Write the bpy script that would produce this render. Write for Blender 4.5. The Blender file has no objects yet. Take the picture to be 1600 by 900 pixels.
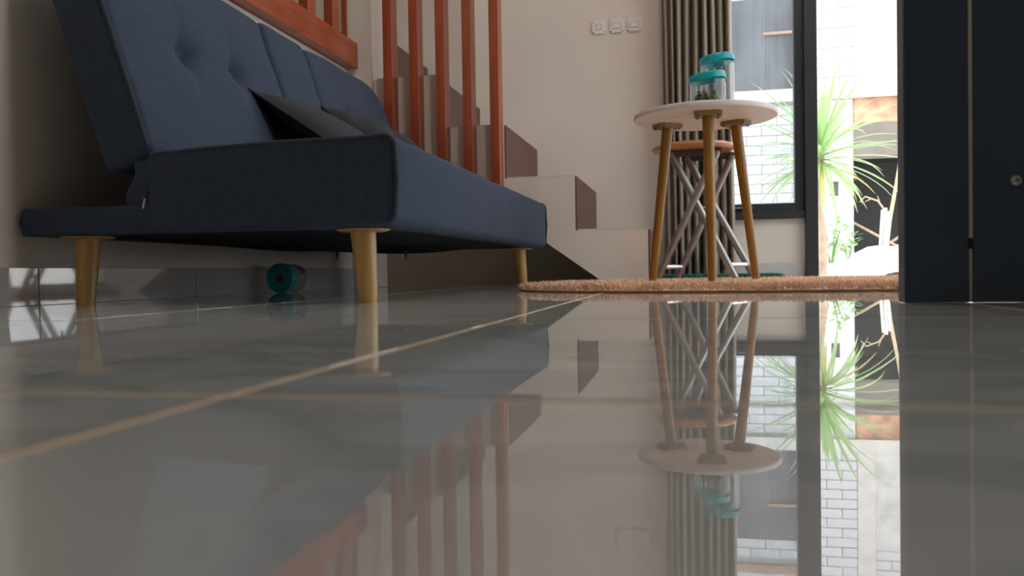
import bpy, bmesh, math, random
from mathutils import Vector, Matrix
random.seed(7)
scene = bpy.context.scene
COL = scene.collection

# ------------------------------------------------------------------ camera
CAM_H = 0.055
yaw, pitch, roll = math.atan(277/1295.0), math.radians(-1.09), math.atan(0.016)
fw = Vector((-math.sin(yaw)*math.cos(pitch), math.cos(yaw)*math.cos(pitch), math.sin(pitch)))
r0 = Vector((math.cos(yaw), math.sin(yaw), 0)); u0 = r0.cross(fw)
rt = r0*math.cos(roll) - u0*math.sin(roll); up = rt.cross(fw)
cam_d = bpy.data.cameras.new('camera'); cam = bpy.data.objects.new('camera', cam_d); COL.objects.link(cam)
cam.matrix_world = Matrix(((rt.x, up.x, -fw.x, 0), (rt.y, up.y, -fw.y, 0), (rt.z, up.z, -fw.z, CAM_H), (0, 0, 0, 1)))
cam_d.sensor_width = 36; cam_d.lens = 36*1295/1600.0; cam_d.clip_start = 0.02
cam_d.dof.use_dof = True; cam_d.dof.focus_distance = 2.5; cam_d.dof.aperture_fstop = 7.0
scene.camera = cam

# ------------------------------------------------------------------ light
world = bpy.data.worlds.new('sky'); scene.world = world; world.use_nodes = True
bg = world.node_tree.nodes['Background']
bg.inputs[0].default_value = (0.94, 0.97, 1.0, 1); bg.inputs[1].default_value = 1.85
sun_d = bpy.data.lights.new('sun', 'SUN'); sun = bpy.data.objects.new('sun', sun_d); COL.objects.link(sun)
sun_d.energy = 0.6; sun_d.angle = math.radians(1.0); sun_d.color = (1.0, 0.96, 0.9)
sun.rotation_euler = Vector((0.25, 0.5, -0.83)).to_track_quat('-Z', 'Y').to_euler()
def portal(name, loc, direction, sx, sz):
    d = bpy.data.lights.new(name, 'AREA'); d.shape = 'RECTANGLE'; d.size = sx; d.size_y = sz; d.cycles.is_portal = True
    o = bpy.data.objects.new(name, d); COL.objects.link(o); o.location = loc
    o.rotation_euler = Vector(direction).to_track_quat('-Z', 'Z').to_euler()
portal('portal_side_window', (1.77, 2.58, 1.32), (-1, 0, 0), 2.35, 2.56)
portal('portal_added_window', (0.15, 4.17, 3.45), (0, -1, 0), 2.7, 2.0)
portal('portal_front_door', (1.09, 4.17, 1.1), (0, -1, 0), 1.02, 2.2)
portal('portal_front_window', (0.23, 4.17, 1.29), (0, -1, 0), 0.6, 2.02)
scene.cycles.transparent_max_bounces = 32
scene.view_settings.view_transform = 'Standard'; scene.view_settings.look = 'None'
scene.view_settings.exposure = 0.84; scene.view_settings.gamma = 1.0; scene.view_settings.use_curve_mapping = False

# ------------------------------------------------------------------ materials
def lin(c):
    return tuple(((v/255)/12.92 if v/255 <= 0.04045 else ((v/255+0.055)/1.055)**2.4) for v in c)
def nmat(name):
    m = bpy.data.materials.new(name); m.use_nodes = True
    nt = m.node_tree; b = nt.nodes['Principled BSDF']
    return m, nt, b
def mat(name, col, rough=0.6, metal=0.0, var=0.1, scale=8.0, bump=0.0, bscale=60.0, spec=0.5, stretch=None, detail=4.0, sheen=0.0, coat=0.0):
    """colour with procedural variation and fine relief, in object space"""
    m, nt, b = nmat(name)
    tc = nt.nodes.new('ShaderNodeTexCoord'); mp = nt.nodes.new('ShaderNodeMapping')
    nt.links.new(tc.outputs['Object'], mp.inputs[0])
    if stretch: mp.inputs['Scale'].default_value = stretch
    n = nt.nodes.new('ShaderNodeTexNoise'); n.inputs['Scale'].default_value = scale; n.inputs['Detail'].default_value = detail
    nt.links.new(mp.outputs[0], n.inputs['Vector'])
    r = nt.nodes.new('ShaderNodeValToRGB')
    r.color_ramp.elements[0].position = 0.3; r.color_ramp.elements[1].position = 0.7
    r.color_ramp.elements[0].color = (*[max(0, c*(1-var)) for c in col], 1)
    r.color_ramp.elements[1].color = (*[min(1, c*(1+var)) for c in col], 1)
    nt.links.new(n.outputs['Fac'], r.inputs[0]); nt.links.new(r.outputs[0], b.inputs['Base Color'])
    b.inputs['Roughness'].default_value = rough; b.inputs['Metallic'].default_value = metal
    b.inputs['Specular IOR Level'].default_value = spec
    b.inputs['Sheen Weight'].default_value = sheen; b.inputs['Coat Weight'].default_value = coat
    if bump > 0:
        n2 = nt.nodes.new('ShaderNodeTexNoise'); n2.inputs['Scale'].default_value = bscale; n2.inputs['Detail'].default_value = 3
        nt.links.new(mp.outputs[0], n2.inputs['Vector'])
        bp = nt.nodes.new('ShaderNodeBump'); bp.inputs['Strength'].default_value = 1.0; bp.inputs['Distance'].default_value = bump
        nt.links.new(n2.outputs['Fac'], bp.inputs['Height']); nt.links.new(bp.outputs[0], b.inputs['Normal'])
    return m
def mat_fabric(name, col, var=0.3, wscale=420.0, sheen=0.25):
    m, nt, b = nmat(name)
    tc = nt.nodes.new('ShaderNodeTexCoord')
    mix = None; facs = []
    for st in ((1, 1, .12), (1, .12, 1), (.12, 1, 1)):
        mp = nt.nodes.new('ShaderNodeMapping'); mp.inputs['Scale'].default_value = st
        nt.links.new(tc.outputs['Object'], mp.inputs[0])
        n = nt.nodes.new('ShaderNodeTexNoise'); n.inputs['Scale'].default_value = wscale; n.inputs['Detail'].default_value = 2
        nt.links.new(mp.outputs[0], n.inputs['Vector']); facs.append(n.outputs['Fac'])
    a = nt.nodes.new('ShaderNodeMath'); a.operation = 'ADD'; nt.links.new(facs[0], a.inputs[0]); nt.links.new(facs[1], a.inputs[1])
    a2 = nt.nodes.new('ShaderNodeMath'); a2.operation = 'ADD'; nt.links.new(a.outputs[0], a2.inputs[0]); nt.links.new(facs[2], a2.inputs[1])
    d = nt.nodes.new('ShaderNodeMath'); d.operation = 'DIVIDE'; d.inputs[1].default_value = 3; nt.links.new(a2.outputs[0], d.inputs[0])
    r = nt.nodes.new('ShaderNodeValToRGB'); r.color_ramp.elements[0].position = 0.4; r.color_ramp.elements[1].position = 0.6
    r.color_ramp.elements[0].color = (*[c*(1-var) for c in col], 1); r.color_ramp.elements[1].color = (*[c*(1+var) for c in col], 1)
    nt.links.new(d.outputs[0], r.inputs[0]); nt.links.new(r.outputs[0], b.inputs['Base Color'])
    bp = nt.nodes.new('ShaderNodeBump'); bp.inputs['Distance'].default_value = 0.0006; bp.inputs['Strength'].default_value = 0.6
    nt.links.new(d.outputs[0], bp.inputs['Height']); nt.links.new(bp.outputs[0], b.inputs['Normal'])
    b.inputs['Roughness'].default_value = 0.9; b.inputs['Specular IOR Level'].default_value = 0.2
    b.inputs['Sheen Weight'].default_value = sheen; b.inputs['Sheen Roughness'].default_value = 0.4
    return m
def mat_glass_pane(name, tint=(0.9, 0.93, 0.95), refl=0.06):
    m = bpy.data.materials.new(name); m.use_nodes = True; nt = m.node_tree; nt.nodes.clear()
    out = nt.nodes.new('ShaderNodeOutputMaterial'); t = nt.nodes.new('ShaderNodeBsdfTransparent'); g = nt.nodes.new('ShaderNodeBsdfGlossy')
    dz = nt.nodes.new('ShaderNodeBsdfDiffuse'); dz.inputs[0].default_value = (0.8, 0.82, 0.85, 1)
    t.inputs[0].default_value = (*tint, 1); g.inputs['Roughness'].default_value = 0.02
    lw = nt.nodes.new('ShaderNodeLayerWeight'); pw = nt.nodes.new('ShaderNodeMath'); pw.operation = 'POWER'; pw.inputs[1].default_value = 4.0
    fr = nt.nodes.new('ShaderNodeMath'); fr.operation = 'MULTIPLY_ADD'; fr.inputs[1].default_value = 0.85; fr.inputs[2].default_value = 0.04
    nt.links.new(lw.outputs['Facing'], pw.inputs[0]); nt.links.new(pw.outputs[0], fr.inputs[0])
    mx = nt.nodes.new('ShaderNodeMixShader'); nt.links.new(fr.outputs[0], mx.inputs[0]); nt.links.new(t.outputs[0], mx.inputs[1]); nt.links.new(g.outputs[0], mx.inputs[2])
    # dust film: streaky
    tc = nt.nodes.new('ShaderNodeTexCoord'); mp = nt.nodes.new('ShaderNodeMapping'); mp.inputs['Scale'].default_value = (60, 60, 1.5)
    n = nt.nodes.new('ShaderNodeTexNoise'); n.inputs['Scale'].default_value = 1.0; n.inputs['Detail'].default_value = 3
    nt.links.new(tc.outputs['Object'], mp.inputs[0]); nt.links.new(mp.outputs[0], n.inputs['Vector'])
    mr = nt.nodes.new('ShaderNodeMapRange'); mr.inputs[1].default_value = 0.35; mr.inputs[2].default_value = 0.75; mr.inputs[3].default_value = refl*0.3; mr.inputs[4].default_value = refl*2
    nt.links.new(n.outputs['Fac'], mr.inputs[0])
    m2 = nt.nodes.new('ShaderNodeMixShader'); nt.links.new(mr.outputs[0], m2.inputs[0]); nt.links.new(mx.outputs[0], m2.inputs[1]); nt.links.new(dz.outputs[0], m2.inputs[2])
    nt.links.new(m2.outputs[0], out.inputs[0])
    return m
def mat_wood(name, c1, c2, axis='Z', scale=14.0, rough=0.4, coat=0.1):
    m, nt, b = nmat(name)
    tc = nt.nodes.new('ShaderNodeTexCoord'); mp = nt.nodes.new('ShaderNodeMapping')
    st = {'Z': (1, 1, .06), 'Y': (1, .06, 1), 'X': (.06, 1, 1)}[axis]; mp.inputs['Scale'].default_value = st
    nt.links.new(tc.outputs['Object'], mp.inputs[0])
    n = nt.nodes.new('ShaderNodeTexNoise'); n.inputs['Scale'].default_value = scale*4; n.inputs['Detail'].default_value = 5; n.inputs['Distortion'].default_value = 0.6
    nt.links.new(mp.outputs[0], n.inputs['Vector'])
    r = nt.nodes.new('ShaderNodeValToRGB'); r.color_ramp.elements[0].position = 0.32; r.color_ramp.elements[1].position = 0.68
    r.color_ramp.elements[0].color = (*c1, 1); r.color_ramp.elements[1].color = (*c2, 1)
    nt.links.new(n.outputs['Fac'], r.inputs[0]); nt.links.new(r.outputs[0], b.inputs['Base Color'])
    b.inputs['Roughness'].default_value = rough; b.inputs['Coat Weight'].default_value = coat
    return m
def mat_floor():
    m, nt, b = nmat('polished_marble_tile')
    geo = nt.nodes.new('ShaderNodeTexCoord'); oi = nt.nodes.new('ShaderNodeObjectInfo')
    mp = nt.nodes.new('ShaderNodeMapping'); mp.inputs['Rotation'].default_value = (0, 0, 0.5); mp.inputs['Scale'].default_value = (1, 2.6, 1)
    add = nt.nodes.new('ShaderNodeVectorMath'); add.operation = 'ADD'
    sc = nt.nodes.new('ShaderNodeVectorMath'); sc.operation = 'SCALE'; sc.inputs['Scale'].default_value = 0.35
    nt.links.new(oi.outputs['Location'], sc.inputs[0]); nt.links.new(geo.outputs['Object'], add.inputs[0]); nt.links.new(sc.outputs[0], add.inputs[1])
    nt.links.new(add.outputs[0], mp.inputs[0])
    n = nt.nodes.new('ShaderNodeTexNoise'); n.inputs['Scale'].default_value = 2.6; n.inputs['Detail'].default_value = 5; n.inputs['Distortion'].default_value = 0.8
    nt.links.new(mp.outputs[0], n.inputs['Vector'])
    r = nt.nodes.new('ShaderNodeValToRGB'); e = r.color_ramp.elements
    e[0].position = 0.30; e[0].color = (0.53, 0.545, 0.53, 1); e[1].position = 0.75; e[1].color = (0.66, 0.665, 0.645, 1)
    x = e.new(0.44); x.color = (0.61, 0.62, 0.60, 1); x = e.new(0.50); x.color = (0.47, 0.49, 0.48, 1); x = e.new(0.56); x.color = (0.62, 0.63, 0.61, 1)
    nt.links.new(n.outputs['Fac'], r.inputs[0]); nt.links.new(r.outputs[0], b.inputs['Base Color'])
    b.inputs['Roughness'].default_value = 0.008; b.inputs['IOR'].default_value = 2.3
    n2 = nt.nodes.new('ShaderNodeTexNoise'); n2.inputs['Scale'].default_value = 5; n2.inputs['Detail'].default_value = 1.5
    nt.links.new(add.outputs[0], n2.inputs['Vector'])
    bp = nt.nodes.new('ShaderNodeBump'); bp.inputs['Strength'].default_value = 1.0; bp.inputs['Distance'].default_value = 0.00007
    nt.links.new(n2.outputs['Fac'], bp.inputs['Height']); nt.links.new(bp.outputs[0], b.inputs['Normal'])
    return m
def mat_translucent(name, col, trans=0.35, rough=0.5):
    m, nt, b = nmat(name); out = nt.nodes['Material Output']
    b.inputs['Base Color'].default_value = (*col, 1); b.inputs['Roughness'].default_value = rough
    tr = nt.nodes.new('ShaderNodeBsdfTranslucent'); tr.inputs[0].default_value = (*col, 1)
    mx = nt.nodes.new('ShaderNodeMixShader'); mx.inputs[0].default_value = trans
    nt.links.new(b.outputs[0], mx.inputs[1]); nt.links.new(tr.outputs[0], mx.inputs[2]); nt.links.new(mx.outputs[0], out.inputs[0])
    return m
def mat_glass(name, col=(1, 1, 1), rough=0.0, ior=1.45):
    m, nt, b = nmat(name); b.inputs['Base Color'].default_value = (*col, 1); b.inputs['Transmission Weight'].default_value = 1
    b.inputs['Roughness'].default_value = rough; b.inputs['IOR'].default_value = ior
    return m

M = {}
M['wall'] = mat('cream_wall_paint', (0.76, 0.68, 0.595), 0.75, var=0.02, scale=2.5, bump=0.0004, bscale=40, spec=0.25)
M['wall_white'] = mat('white_wall_paint', (0.83, 0.735, 0.645), 0.7, var=0.03, scale=3, bump=0.0005, bscale=30, spec=0.25)
M['ceil'] = mat('white_ceiling_paint', (0.78, 0.76, 0.73), 0.9, var=0.02, spec=0.2)
M['floor'] = mat_floor()
M['grout'] = mat('beige_grout', (0.84, 0.60, 0.38), 0.9, var=0.12, scale=30)
M['base_tile'] = mat('glossy_grey_skirting_tile', (0.50, 0.475, 0.45), 0.04, var=0.12, scale=4, bump=0.00006, bscale=12)
M['base_tile'].node_tree.nodes['Principled BSDF'].inputs['IOR'].default_value = 2.1
M['base_tile_pale'] = mat('pale_skirting_tile', (0.62, 0.60, 0.57), 0.25, var=0.04, scale=5)
M['brown_tile'] = mat('dark_brown_riser_tile', lin((104, 70, 62)), 0.5, var=0.12, scale=6, bump=0.0003, bscale=50)
M['sofa'] = mat_fabric('navy_blue_linen', (0.048, 0.062, 0.094), 0.16, sheen=0.02)
M['sofa_dark'] = mat('black_dust_cover_cloth', (0.02, 0.021, 0.024), 0.95, var=0.3, scale=80, spec=0.1)
M['piping'] = mat_fabric('navy_piping_cord', (0.05, 0.06, 0.08), 0.2, sheen=0.05)
M['pillow'] = mat_fabric('charcoal_cushion_cloth', (0.038, 0.039, 0.043), 0.15, sheen=0.04)
M['leg'] = mat_wood('pale_beech_wood', lin((178, 132, 62)), lin((214, 172, 104)), 'Z', 8, 0.35, 0.25)
M['slat'] = mat_wood('red_brown_stained_wood', lin((140, 62, 30)), lin((176, 82, 44)), 'Z', 10, 0.38, 0.2)
M['rail'] = mat_wood('red_brown_stained_board', lin((140, 62, 30)), lin((176, 82, 44)), 'Y', 10, 0.38, 0.2)
M['table_leg'] = mat_wood('mustard_brown_wood', lin((130, 84, 14)), lin((158, 110, 24)), 'Z', 8, 0.38, 0.15)
M['table_top'] = mat('white_laminate', (0.80, 0.72, 0.68), 0.35, var=0.05, scale=6, stretch=(1, 6, 1))
M['plate'] = mat('olive_plastic_bracket', lin((140, 122, 76)), 0.45, var=0.06)
M['bolt'] = mat('black_bolt', (0.02, 0.02, 0.02), 0.4, 0.6)
M['stool_seat'] = mat_wood('orange_brown_seat_wood', lin((178, 112, 66)), lin((206, 140, 92)), 'X', 8, 0.3, 0.3)
M['steel'] = mat('brushed_grey_steel', (0.36, 0.33, 0.32), 0.34, 0.8, var=0.08)
M['steel_bright'] = mat('bright_zinc_rail', (0.85, 0.85, 0.88), 0.3, 0.5, var=0.04)
M['dark_steel'] = mat('dark_grey_bracket', (0.12, 0.105, 0.10), 0.4, 0.6, var=0.1)
M['rug_pile'] = mat('salmon_shag_pile', lin((244, 206, 176)), 0.95, var=0.14, scale=18, spec=0.1, sheen=0.2)
M['rug_back'] = mat('tan_rug_backing', lin((190, 130, 74)), 0.9, var=0.1, scale=90)
M['mat_pile'] = mat('teal_shag_pile', lin((74, 138, 124)), 0.95, var=0.25, scale=22, spec=0.1)
M['mat_back'] = mat('dark_teal_mat_backing', lin((40, 84, 76)), 0.9, var=0.1)
M['curtain'] = mat_translucent('taupe_satin_curtain', lin((168, 156, 140)), 0.03, 0.36)
M['frame'] = mat('black_aluminium_frame', (0.035, 0.038, 0.043), 0.35, 0.1, var=0.08)
M['pane'] = mat_glass_pane('dusty_window_glass', refl=0.11)
M['navy_door'] = mat('dark_navy_door_paint', (0.040, 0.068, 0.112), 0.33, var=0.15, scale=3, bump=0.00012, bscale=45)
M['door_edge'] = mat('navy_door_edge_paint', (0.08, 0.085, 0.11), 0.4, var=0.1, scale=6)
M['strip'] = mat('pale_beige_strip', (0.70, 0.60, 0.52), 0.6, var=0.25, scale=14, stretch=(1, 1, .3))
M['screw'] = mat('zinc_screw', (0.55, 0.62, 0.64), 0.3, 0.7, var=0.15, scale=60)
M['switch'] = mat('cream_switch_plastic', (0.86, 0.81, 0.76), 0.35, var=0.02)
M['switch2'] = mat('cream_rocker_plastic', (0.82, 0.77, 0.71), 0.3, var=0.02)
M['gap_shade'] = mat('grey_gap_shade', (0.42, 0.38, 0.34), 0.5, var=0.02)  # darker grey paints the shade of the gap round the rocker
M['teal'] = mat('teal_plastic_lid', (0.0, 0.55, 0.57), 0.25, var=0.06)
_b = M['teal'].node_tree.nodes['Principled BSDF']; _b.inputs['Transmission Weight'].default_value = 0.45; _b.inputs['Roughness'].default_value = 0.3
M['jar'] = mat_glass_pane('clear_plastic_jar', (0.965, 0.975, 0.975), 0.004)
M['red_dot'] = mat('dark_red_sticker', lin((120, 38, 48)), 0.5)
M['candy'] = mat('olive_green_candy', lin((96, 118, 60)), 0.5, var=0.35, scale=90)
M['tag'] = mat('white_fabric_tag', (0.7, 0.68, 0.62), 0.8)
M['zip'] = mat('black_zip_metal', (0.03, 0.03, 0.035), 0.35, 0.7)
M['block'] = mat('white_aerated_block', (0.64, 0.64, 0.66), 0.9, var=0.08, scale=5, bump=0.004, bscale=25, spec=0.1)
M['mortar'] = mat('grey_mortar', (0.52, 0.50, 0.48), 0.95, var=0.1, scale=6)
M['cement'] = mat('grey_cement_render', (0.13, 0.132, 0.142), 0.9, var=0.3, scale=1.6, stretch=(1, 1, .35), bump=0.004, bscale=14)
M['rough_render'] = mat('rough_pale_render', (0.62, 0.61, 0.60), 0.95, var=0.18, scale=3, bump=0.012, bscale=12)
M['conc'] = mat('pale_concrete_column', (0.66, 0.63, 0.60), 0.9, var=0.12, scale=3, bump=0.004, bscale=15)
M['redbrick'] = mat('orange_brick_beam', lin((196, 152, 124)), 0.9, var=0.3, scale=4)
M['lintel'] = mat('beige_lintel_render', (0.19, 0.17, 0.15), 0.9, var=0.1, scale=3)
M['void'] = mat('shade_dark_plaster', (0.12, 0.12, 0.12), 0.95, var=0.1)  # dark colour stands in for the shade inside openings
M['board'] = mat_wood('weathered_plank', lin((150, 118, 96)), lin((184, 152, 128)), 'X', 3, 0.8, 0)
M['ground'] = mat('pale_concrete_paving', (0.66, 0.64, 0.61), 0.9, var=0.08, scale=1.5, bump=0.003, bscale=12)
M['sand'] = mat('white_sand', (0.80, 0.79, 0.77), 0.95, var=0.05, scale=6, bump=0.01, bscale=10)
M['leaf'] = mat_translucent('pale_green_strap_leaf', lin((178, 206, 150)), 0.4, 0.45)
M['leaf_dry'] = mat_translucent('dry_yellow_leaf', lin((206, 186, 120)), 0.3, 0.6)
M['trunk'] = mat('pinkish_grey_bark', lin((190, 164, 148)), 0.9, var=0.2, scale=14, bump=0.004, bscale=30)
M['weed'] = mat_translucent('weed_leaf', lin((150, 186, 120)), 0.35, 0.5)
M['branch'] = mat('bleached_dead_wood', lin((190, 170, 140)), 0.9, var=0.15, scale=20)
M['white_wood'] = mat('whitewashed_timber', (0.78, 0.77, 0.75), 0.8, var=0.06, scale=9)
M['cable'] = mat('black_rubber_hose', (0.02, 0.02, 0.02), 0.5)

# ------------------------------------------------------------------ helpers
def link(o, parent=None):
    COL.objects.link(o)
    if parent is not None: o.parent = parent
    return o
def mesh_obj(name, bm, m, parent=None, smooth=False):
    me = bpy.data.meshes.new(name); bmesh.ops.recalc_face_normals(bm, faces=bm.faces[:]); bm.to_mesh(me); bm.free()
    me.materials.append(M[m] if isinstance(m, str) else m)
    if smooth:
        for p in me.polygons: p.use_smooth = True
        me.set_sharp_from_angle(angle=math.radians(38))
    return link(bpy.data.objects.new(name, me), parent)
def tag(o, label=None, cat=None, group=None, kind=None):
    if label: o['label'] = label
    if cat: o['category'] = cat
    if group: o['group'] = group
    if kind: o['kind'] = kind
    return o
def empty(name, loc=(0, 0, 0), rz=0.0):
    o = bpy.data.objects.new(name, None); COL.objects.link(o); o.location = loc; o.rotation_euler = (0, 0, rz); o.empty_display_size = 0.05
    return o
def add_box(bm, x0, x1, y0, y1, z0, z1):
    vs = [bm.verts.new((x, y, z)) for x in (x0, x1) for y in (y0, y1) for z in (z0, z1)]
    for f in ((0, 1, 3, 2), (4, 6, 7, 5), (0, 4, 5, 1), (2, 3, 7, 6), (0, 2, 6, 4), (1, 5, 7, 3)): bm.faces.new([vs[i] for i in f])
def boxes(name, lst, m, parent=None, bevel=0.0, seg=2):
    bm = bmesh.new()
    for b in lst: add_box(bm, *b)
    if bevel > 0:
        bmesh.ops.bevel(bm, geom=bm.edges[:], offset=bevel, segments=seg, affect='EDGES', profile=0.5)
    return mesh_obj(name, bm, m, parent, False)
def box(name, b, m, parent=None, bevel=0.0, seg=2): return boxes(name, [b], m, parent, bevel, seg)
def box_at(name, b, m, parent=None, bevel=0.0):
    """box whose object origin sits at the middle of its foot"""
    cx, cy, z0 = (b[0]+b[1])/2, (b[2]+b[3])/2, b[4]
    o = box(name, (b[0]-cx, b[1]-cx, b[2]-cy, b[3]-cy, 0, b[5]-z0), m, parent, bevel); o.location = (cx, cy, z0); return o
def prism(bm, pts, a0, a1, axis='Y'):
    """polygon (u,v) extruded; axis Y: (u,a,v)  axis X: (a,u,v)  axis Z: (u,v,a)"""
    def P(u, v, a): return {'Y': (u, a, v), 'X': (a, u, v), 'Z': (u, v, a)}[axis]
    A = [bm.verts.new(P(u, v, a0)) for u, v in pts]; B = [bm.verts.new(P(u, v, a1)) for u, v in pts]
    bm.faces.new(A); bm.faces.new(B[::-1]); n = len(pts)
    for i in range(n): bm.faces.new((A[i], B[i], B[(i+1) % n], A[(i+1) % n]))
def tube(bm, pts, rad, seg=10, cap=True, flat=1.0):
    pts = [Vector(p) for p in pts]; rads = rad if isinstance(rad, (list, tuple)) else [rad]*len(pts)
    rings = []; ref = None
    for i, p in enumerate(pts):
        t = (pts[min(i+1, len(pts)-1)] - pts[max(i-1, 0)]).normalized()
        if ref is None:
            ref = Vector((0, 0, 1)) if abs(t.z) < 0.9 else Vector((1, 0, 0))
        a = (ref - t*ref.dot(t)).normalized(); b = t.cross(a); ref = a
        rings.append([bm.verts.new(p + (a*math.cos(2*math.pi*k/seg) + b*math.sin(2*math.pi*k/seg)*flat)*rads[i]) for k in range(seg)])
    for i in range(len(rings)-1):
        for k in range(seg): bm.faces.new((rings[i][k], rings[i][(k+1) % seg], rings[i+1][(k+1) % seg], rings[i+1][k]))
    if cap: bm.faces.new(rings[0][::-1]); bm.faces.new(rings[-1])
def tube_obj(name, pts, rad, m, parent=None, seg=10, flat=1.0):
    bm = bmesh.new(); tube(bm, pts, rad, seg, True, flat); return mesh_obj(name, bm, m, parent, True)
def lathe(bm, prof, seg=40, c=(0, 0, 0)):
    rings = []
    for r, z in prof:
        if r < 1e-6: rings.append([bm.verts.new((c[0], c[1], c[2]+z))])
        else: rings.append([bm.verts.new((c[0]+r*math.cos(2*math.pi*k/seg), c[1]+r*math.sin(2*math.pi*k/seg), c[2]+z)) for k in range(seg)])
    for A, B in zip(rings[:-1], rings[1:]):
        for k in range(seg):
            k2 = (k+1) % seg
            if len(A) == 1 and len(B) == 1: continue
            if len(A) == 1: bm.faces.new((A[0], B[k], B[k2]))
            elif len(B) == 1: bm.faces.new((A[k], B[0], A[k2]))
            else: bm.faces.new((A[k], B[k], B[k2], A[k2]))
def lathe_obj(name, prof, m, parent=None, seg=40, smooth=True, loc=None):
    bm = bmesh.new(); lathe(bm, prof, seg); o = mesh_obj(name, bm, m, parent, smooth)
    if loc: o.location = loc
    return o
def coords(h, r, n, k=4):
    """grid lines from -h to h with k extra lines in the rounded ends"""
    inner = [-(h-r) + 2*(h-r)*i/n for i in range(n+1)]
    ends = [math.tan(math.pi/4*j/k)*r for j in range(1, k+1)]
    return [-(h-r)-e for e in ends[::-1]] + inner + [(h-r)+e for e in ends]
def rounded_box(h, r, n=(8, 8, 4), deform=None):
    """puffy box, half sizes h, edge radius r (may differ per axis), optional deform(p)->p"""
    rr = r if isinstance(r, (list, tuple)) else (r, r, r)
    C = [coords(h[i], rr[i], n[i]) for i in range(3)]
    bm = bmesh.new(); cache = {}
    def V(i, j, k):
        key = (i, j, k)
        if key not in cache:
            p = [C[0][i], C[1][j], C[2][k]]; inn = [max(-(h[a]-rr[a]), min(h[a]-rr[a], p[a])) for a in range(3)]
            d = [(p[a]-inn[a])/rr[a] for a in range(3)]; L = math.sqrt(sum(x*x for x in d))
            if L > 1e-9: p = [inn[a] + d[a]/L*rr[a] for a in range(3)]
            p = Vector(p)
            if deform: p = deform(p)
            cache[key] = bm.verts.new(p)
        return cache[key]
    N = [len(c) for c in C]
    for i in range(N[0]-1):
        for j in range(N[1]-1):
            bm.faces.new((V(i, j, 0), V(i, j+1, 0), V(i+1, j+1, 0), V(i+1, j, 0)))
            bm.faces.new((V(i, j, N[2]-1), V(i+1, j, N[2]-1), V(i+1, j+1, N[2]-1), V(i, j+1, N[2]-1)))
    for i in range(N[0]-1):
        for k in range(N[2]-1):
            bm.faces.new((V(i, 0, k), V(i+1, 0, k), V(i+1, 0, k+1), V(i, 0, k+1)))
            bm.faces.new((V(i, N[1]-1, k), V(i, N[1]-1, k+1), V(i+1, N[1]-1, k+1), V(i+1, N[1]-1, k)))
    for j in range(N[1]-1):
        for k in range(N[2]-1):
            bm.faces.new((V(0, j, k), V(0, j, k+1), V(0, j+1, k+1), V(0, j+1, k)))
            bm.faces.new((V(N[0]-1, j, k), V(N[0]-1, j+1, k), V(N[0]-1, j+1, k+1), V(N[0]-1, j, k+1)))
    return bm
def instance(src, name, parent, loc, rot=None, m=None):
    o = src.copy(); o.name = name; COL.objects.link(o); o.parent = parent; o.location = loc
    if rot is not None: o.rotation_euler = rot
    return o

# ------------------------------------------------------------------ room shell
XL, XR, YF, YB, ZC = -1.375, 1.6, 4.0, -2.2, 4.6
STR = 'structure'
# floor: grout bed plus single tiles
fl = tag(empty('floor'), kind=STR)
box('grout_bed', (-2.5, 1.75, -2.35, 4.15, -0.06, -0.0006), 'grout', fl)
T, G = 0.6, 0.0056
def tile_mesh():
    bm = bmesh.new(); h = (T-G)/2; add_box(bm, -h, h, -h, h, -0.009, 0)
    es = [e for e in bm.edges if all(v.co.z > -0.001 for v in e.verts)]
    bmesh.ops.bevel(bm, geom=es, offset=0.0008, segments=2, affect='EDGES'); return bm
proto = None
for i in range(-3, 4):
    for j in range(-4, 6):
        cx, cy = -0.21 + T*(i+0.5), 0.348 + T*(j+0.5)
        if cx - T/2 > 1.58 or cx + T/2 < -2.45: continue
        if proto is None: proto = mesh_obj('floor_tile', tile_mesh(), 'floor', fl); proto.location = (cx, cy, 0)
        else: instance(proto, 'floor_tile', fl, (cx, cy, 0), (0, 0, 0))
tag(box('ceiling', (-2.65, 1.75, -2.35, 4.15, ZC, ZC+0.15), 'ceil'), kind=STR)
# left wall: full height near the camera, waist high under the slatted screen
tag(boxes('wall_left', [(XL-0.10, XL, YB, 1.75, 0, ZC), (XL-0.10, XL, 1.75, 3.25, 0, 0.905)], 'wall'), kind=STR)
tag(boxes('ceiling_shade_slab', [(XL, XR, YB, 0.9, 2.55, 2.7), (XL, XR, 0.78, 0.9, 2.7, ZC)], 'ceil'), kind=STR)  # added unseen slab and wall, hold light off the rear of the room
tag(box('wall_stairwell', (-2.65, -2.5, -2.35, 4.15, 0, ZC), 'wall'), kind=STR)
tag(box('wall_stairwell_near', (-2.5, XL-0.10, 1.0, 1.12, 0, ZC), 'wall'), kind=STR)
tag(box('wall_back', (-2.5, 1.75, -2.35, YB, 0, ZC), 'wall'), kind=STR)
tag(boxes('wall_front', [(-2.5, -1.2, YF, 4.15, 0, ZC), (-1.2, -0.07, YF, 4.15, 0, 2.45), (-0.07, 0.52, YF, 4.15, 0, 0.28), (-0.07, 1.5, YF, 4.15, 2.3, 2.45), (-1.2, 1.5, YF, 4.15, 4.45, ZC), (1.5, 1.75, YF, 4.15, 0, ZC)], 'wall_white'), kind=STR)
tag(boxes('wall_right', [(XR, 1.75, YB, 1.4, 0, ZC), (XR, 1.75, 3.75, YF, 0, ZC), (XR, 1.75, 1.4, 3.75, 2.6, ZC), (XR, 1.75, 1.4, 3.75, 0, 0.04)], 'wall_white'), kind=STR)
tag(box('wall_pillar', (-1.432, -1.277, 3.25, 3.40, 0, ZC), 'wall_white', bevel=0.004), kind=STR)
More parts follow.
